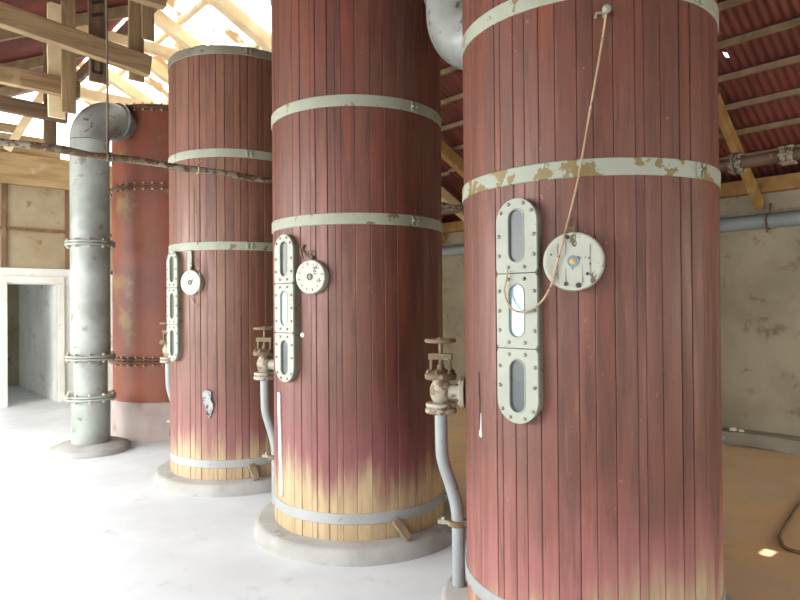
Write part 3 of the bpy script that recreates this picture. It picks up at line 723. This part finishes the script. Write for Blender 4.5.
for y, m_ in ((2.28, 'dark'), (1.84, 'white'), (5.2, 'dark')):
    b = MB(); b.ring(.04, .105 if m_ == 'dark' else .08, -.05, -.004, (0, y, 0), V((0, 1, 0)), 28); b.ring(.04, .105 if m_ == 'dark' else .08, .004, .05, (0, y, 0), V((0, 1, 0)), 28)
    f = b.build('flange', M['rod'] if m_ == 'dark' else M['valve'], dp)
    for i in range(6):
        a = PI / 3 * i; b = MB(); b.lathe([(.011, -.062), (.011, .062)], (.083 * math.cos(a), y, .083 * math.sin(a)), V((0, 1, 0)), 6); b.build('bolt', M['nut'], f)

# dark curved line modelled as a tube, and stone chips, on the ochre floor
def onz(px, py, z): t = (1.6 - z) * 620 / (py - 304.3 + (px - 400) * .008); return W((px - 400) / 620 * t, t, z)
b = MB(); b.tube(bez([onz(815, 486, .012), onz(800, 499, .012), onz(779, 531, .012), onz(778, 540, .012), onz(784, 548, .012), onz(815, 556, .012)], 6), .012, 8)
tag(b.build('mark', M['mark'], smooth=60), 'dull brown curved line on the ochre floor at the right edge', 'mark')
for px, py, r_, l_ in ((728, 431, .04, 'larger white stone chip on the curb along the plaster wall'), (726, 436, .03, 'smaller white stone chip on the curb along the plaster wall')):
    p = onz(px, py, .16); p.x = max(p.x, XR - .2); b = MB(); b.lathe([(.0, 0), (r_, .006), (r_ * 1.1, r_ * .5), (r_ * .6, r_ * .95), (0, r_)], n=7, cap=False)
    tag(b.build('stone', M['white'], loc=(p.x, p.y, .148), smooth=0), l_, 'stone')

# ------------------------------------------------------------------ hanging timber frame at upper left
def timber(name, p0, p1, w, h, m, label, cat, n=5, jit=.004, up=V((0, 0, 1))):
    p0, p1 = V(p0), V(p1); b = MB(); b.beam(V((0, 0, 0)), p1 - p0, w, h, up, n, jit)
    return tag(b.build(name, m, loc=p0, bevel=.006), label, cat)
timber('timber_beam', (XL, 6.2, 4.45), (2.26, 6.2, 3.97), .10, .19, M['timber'], 'long weathered timber beam crossing the hanging frame, the front one', 'timber beam')
timber('timber_beam', (XL, 7.4, 4.08), (1.93, 7.4, 3.97), .10, .19, M['timber'], 'weathered timber beam behind the front beam of the hanging frame', 'timber beam')
timber('timber_beam', (XL, 8.6, 4.12), (2.10, 8.6, 4.0), .10, .17, M['timber_dark'], 'dark timber beam lowest in the hanging frame above the doorway wall', 'timber beam')
UPX = V((1, 0, 0))
Z5 = lambda x: roof_z(x) + .03
timber('hanger_board', (1.81, 6.31, 3.74), (1.81, 6.31, Z5(1.81)), .03, .16, M['board_dark'], 'mottled hanger board with dark painted bars, crossing the front beam', 'board', up=UPX)
mb_ = bpy.context.scene.objects['hanger_board']
for z0_, dz_, x0_, x1_ in ((.62, .05, -.055, .05), (.74, .05, -.055, .05), (.86, .05, -.055, .05), (.98, .05, -.055, .05), (1.1, .05, -.055, .05), (.09, .0, -.05, .035), (.24, .0, -.05, .035)):
    b = MB(); b.beam((x0_, -.0165, z0_), (x1_, -.0165, z0_ + dz_), .003, .032); b.build('painted_bar', M['dark'], mb_)
for x0_ in (-.045, .03):
    b = MB(); b.beam((x0_, -.0165, .09), (x0_, -.0165, .24), .003, .03, V((1, 0, 0))); b.build('painted_bar', M['dark'], mb_)
timber('hanger_board', (2.17, 6.31, 3.84), (2.17, 6.31, Z5(2.17)), .035, .15, M['board'], 'hanger board at the free end of the front timber beam', 'board', up=UPX)
timber('hanger_board', (2.215, 6.12, 4.20), (2.215, 6.12, Z5(2.215)), .03, .12, M['board'], 'short hanger board overlapping the end board of the front beam', 'board', up=UPX)
timber('hanger_board', (1.73, 7.51, 3.66), (1.73, 7.51, Z5(1.73)), .035, .17, M['cream'], 'pale hanger board at the end of the second timber beam', 'board', up=UPX)
timber('hanger_board', (1.80, 7.29, 3.68), (1.80, 7.29, Z5(1.80)), .03, .14, M['board'], 'brown hanger board doubled against the pale one', 'board', up=UPX)
timber('hanger_board', (1.93, 8.70, 3.58), (1.93, 8.70, Z5(1.93)), .05, .14, M['board_dark'], 'dark hanger post at the end of the lowest timber beam', 'board', up=UPX)
timber('timber_beam', (XL, 5.35, 4.28), (2.08, 5.35, 4.26), .10, .15, M['timber'], 'short weathered beam end cut off by the top of the picture', 'timber beam')
timber('hanger_board', (1.92, 5.42, 4.2), (1.92, 5.42, Z5(1.92)), .03, .12, M['board'], 'hanger board carrying the topmost beam end', 'board', up=UPX)
timber('tie_beam', (1.8, 8.05, 4.92), (3.7, 8.05, 4.92), .10, .12, M['cream'], 'pale collar beam under the bright roof above the rusty iron tank', 'tie beam')
timber('tie_beam', (1.2, 9.5, 4.62), (4.3, 9.5, 4.62), .10, .12, M['cream'], 'pale collar beam further back over the end wall', 'tie beam')
timber('brace', (1.95, 11.55, 4.12), (2.5, 11.55, 5.2), .04, .12, M['cream'], 'pale diagonal brace board rising from the tan beam on the end wall', 'brace')
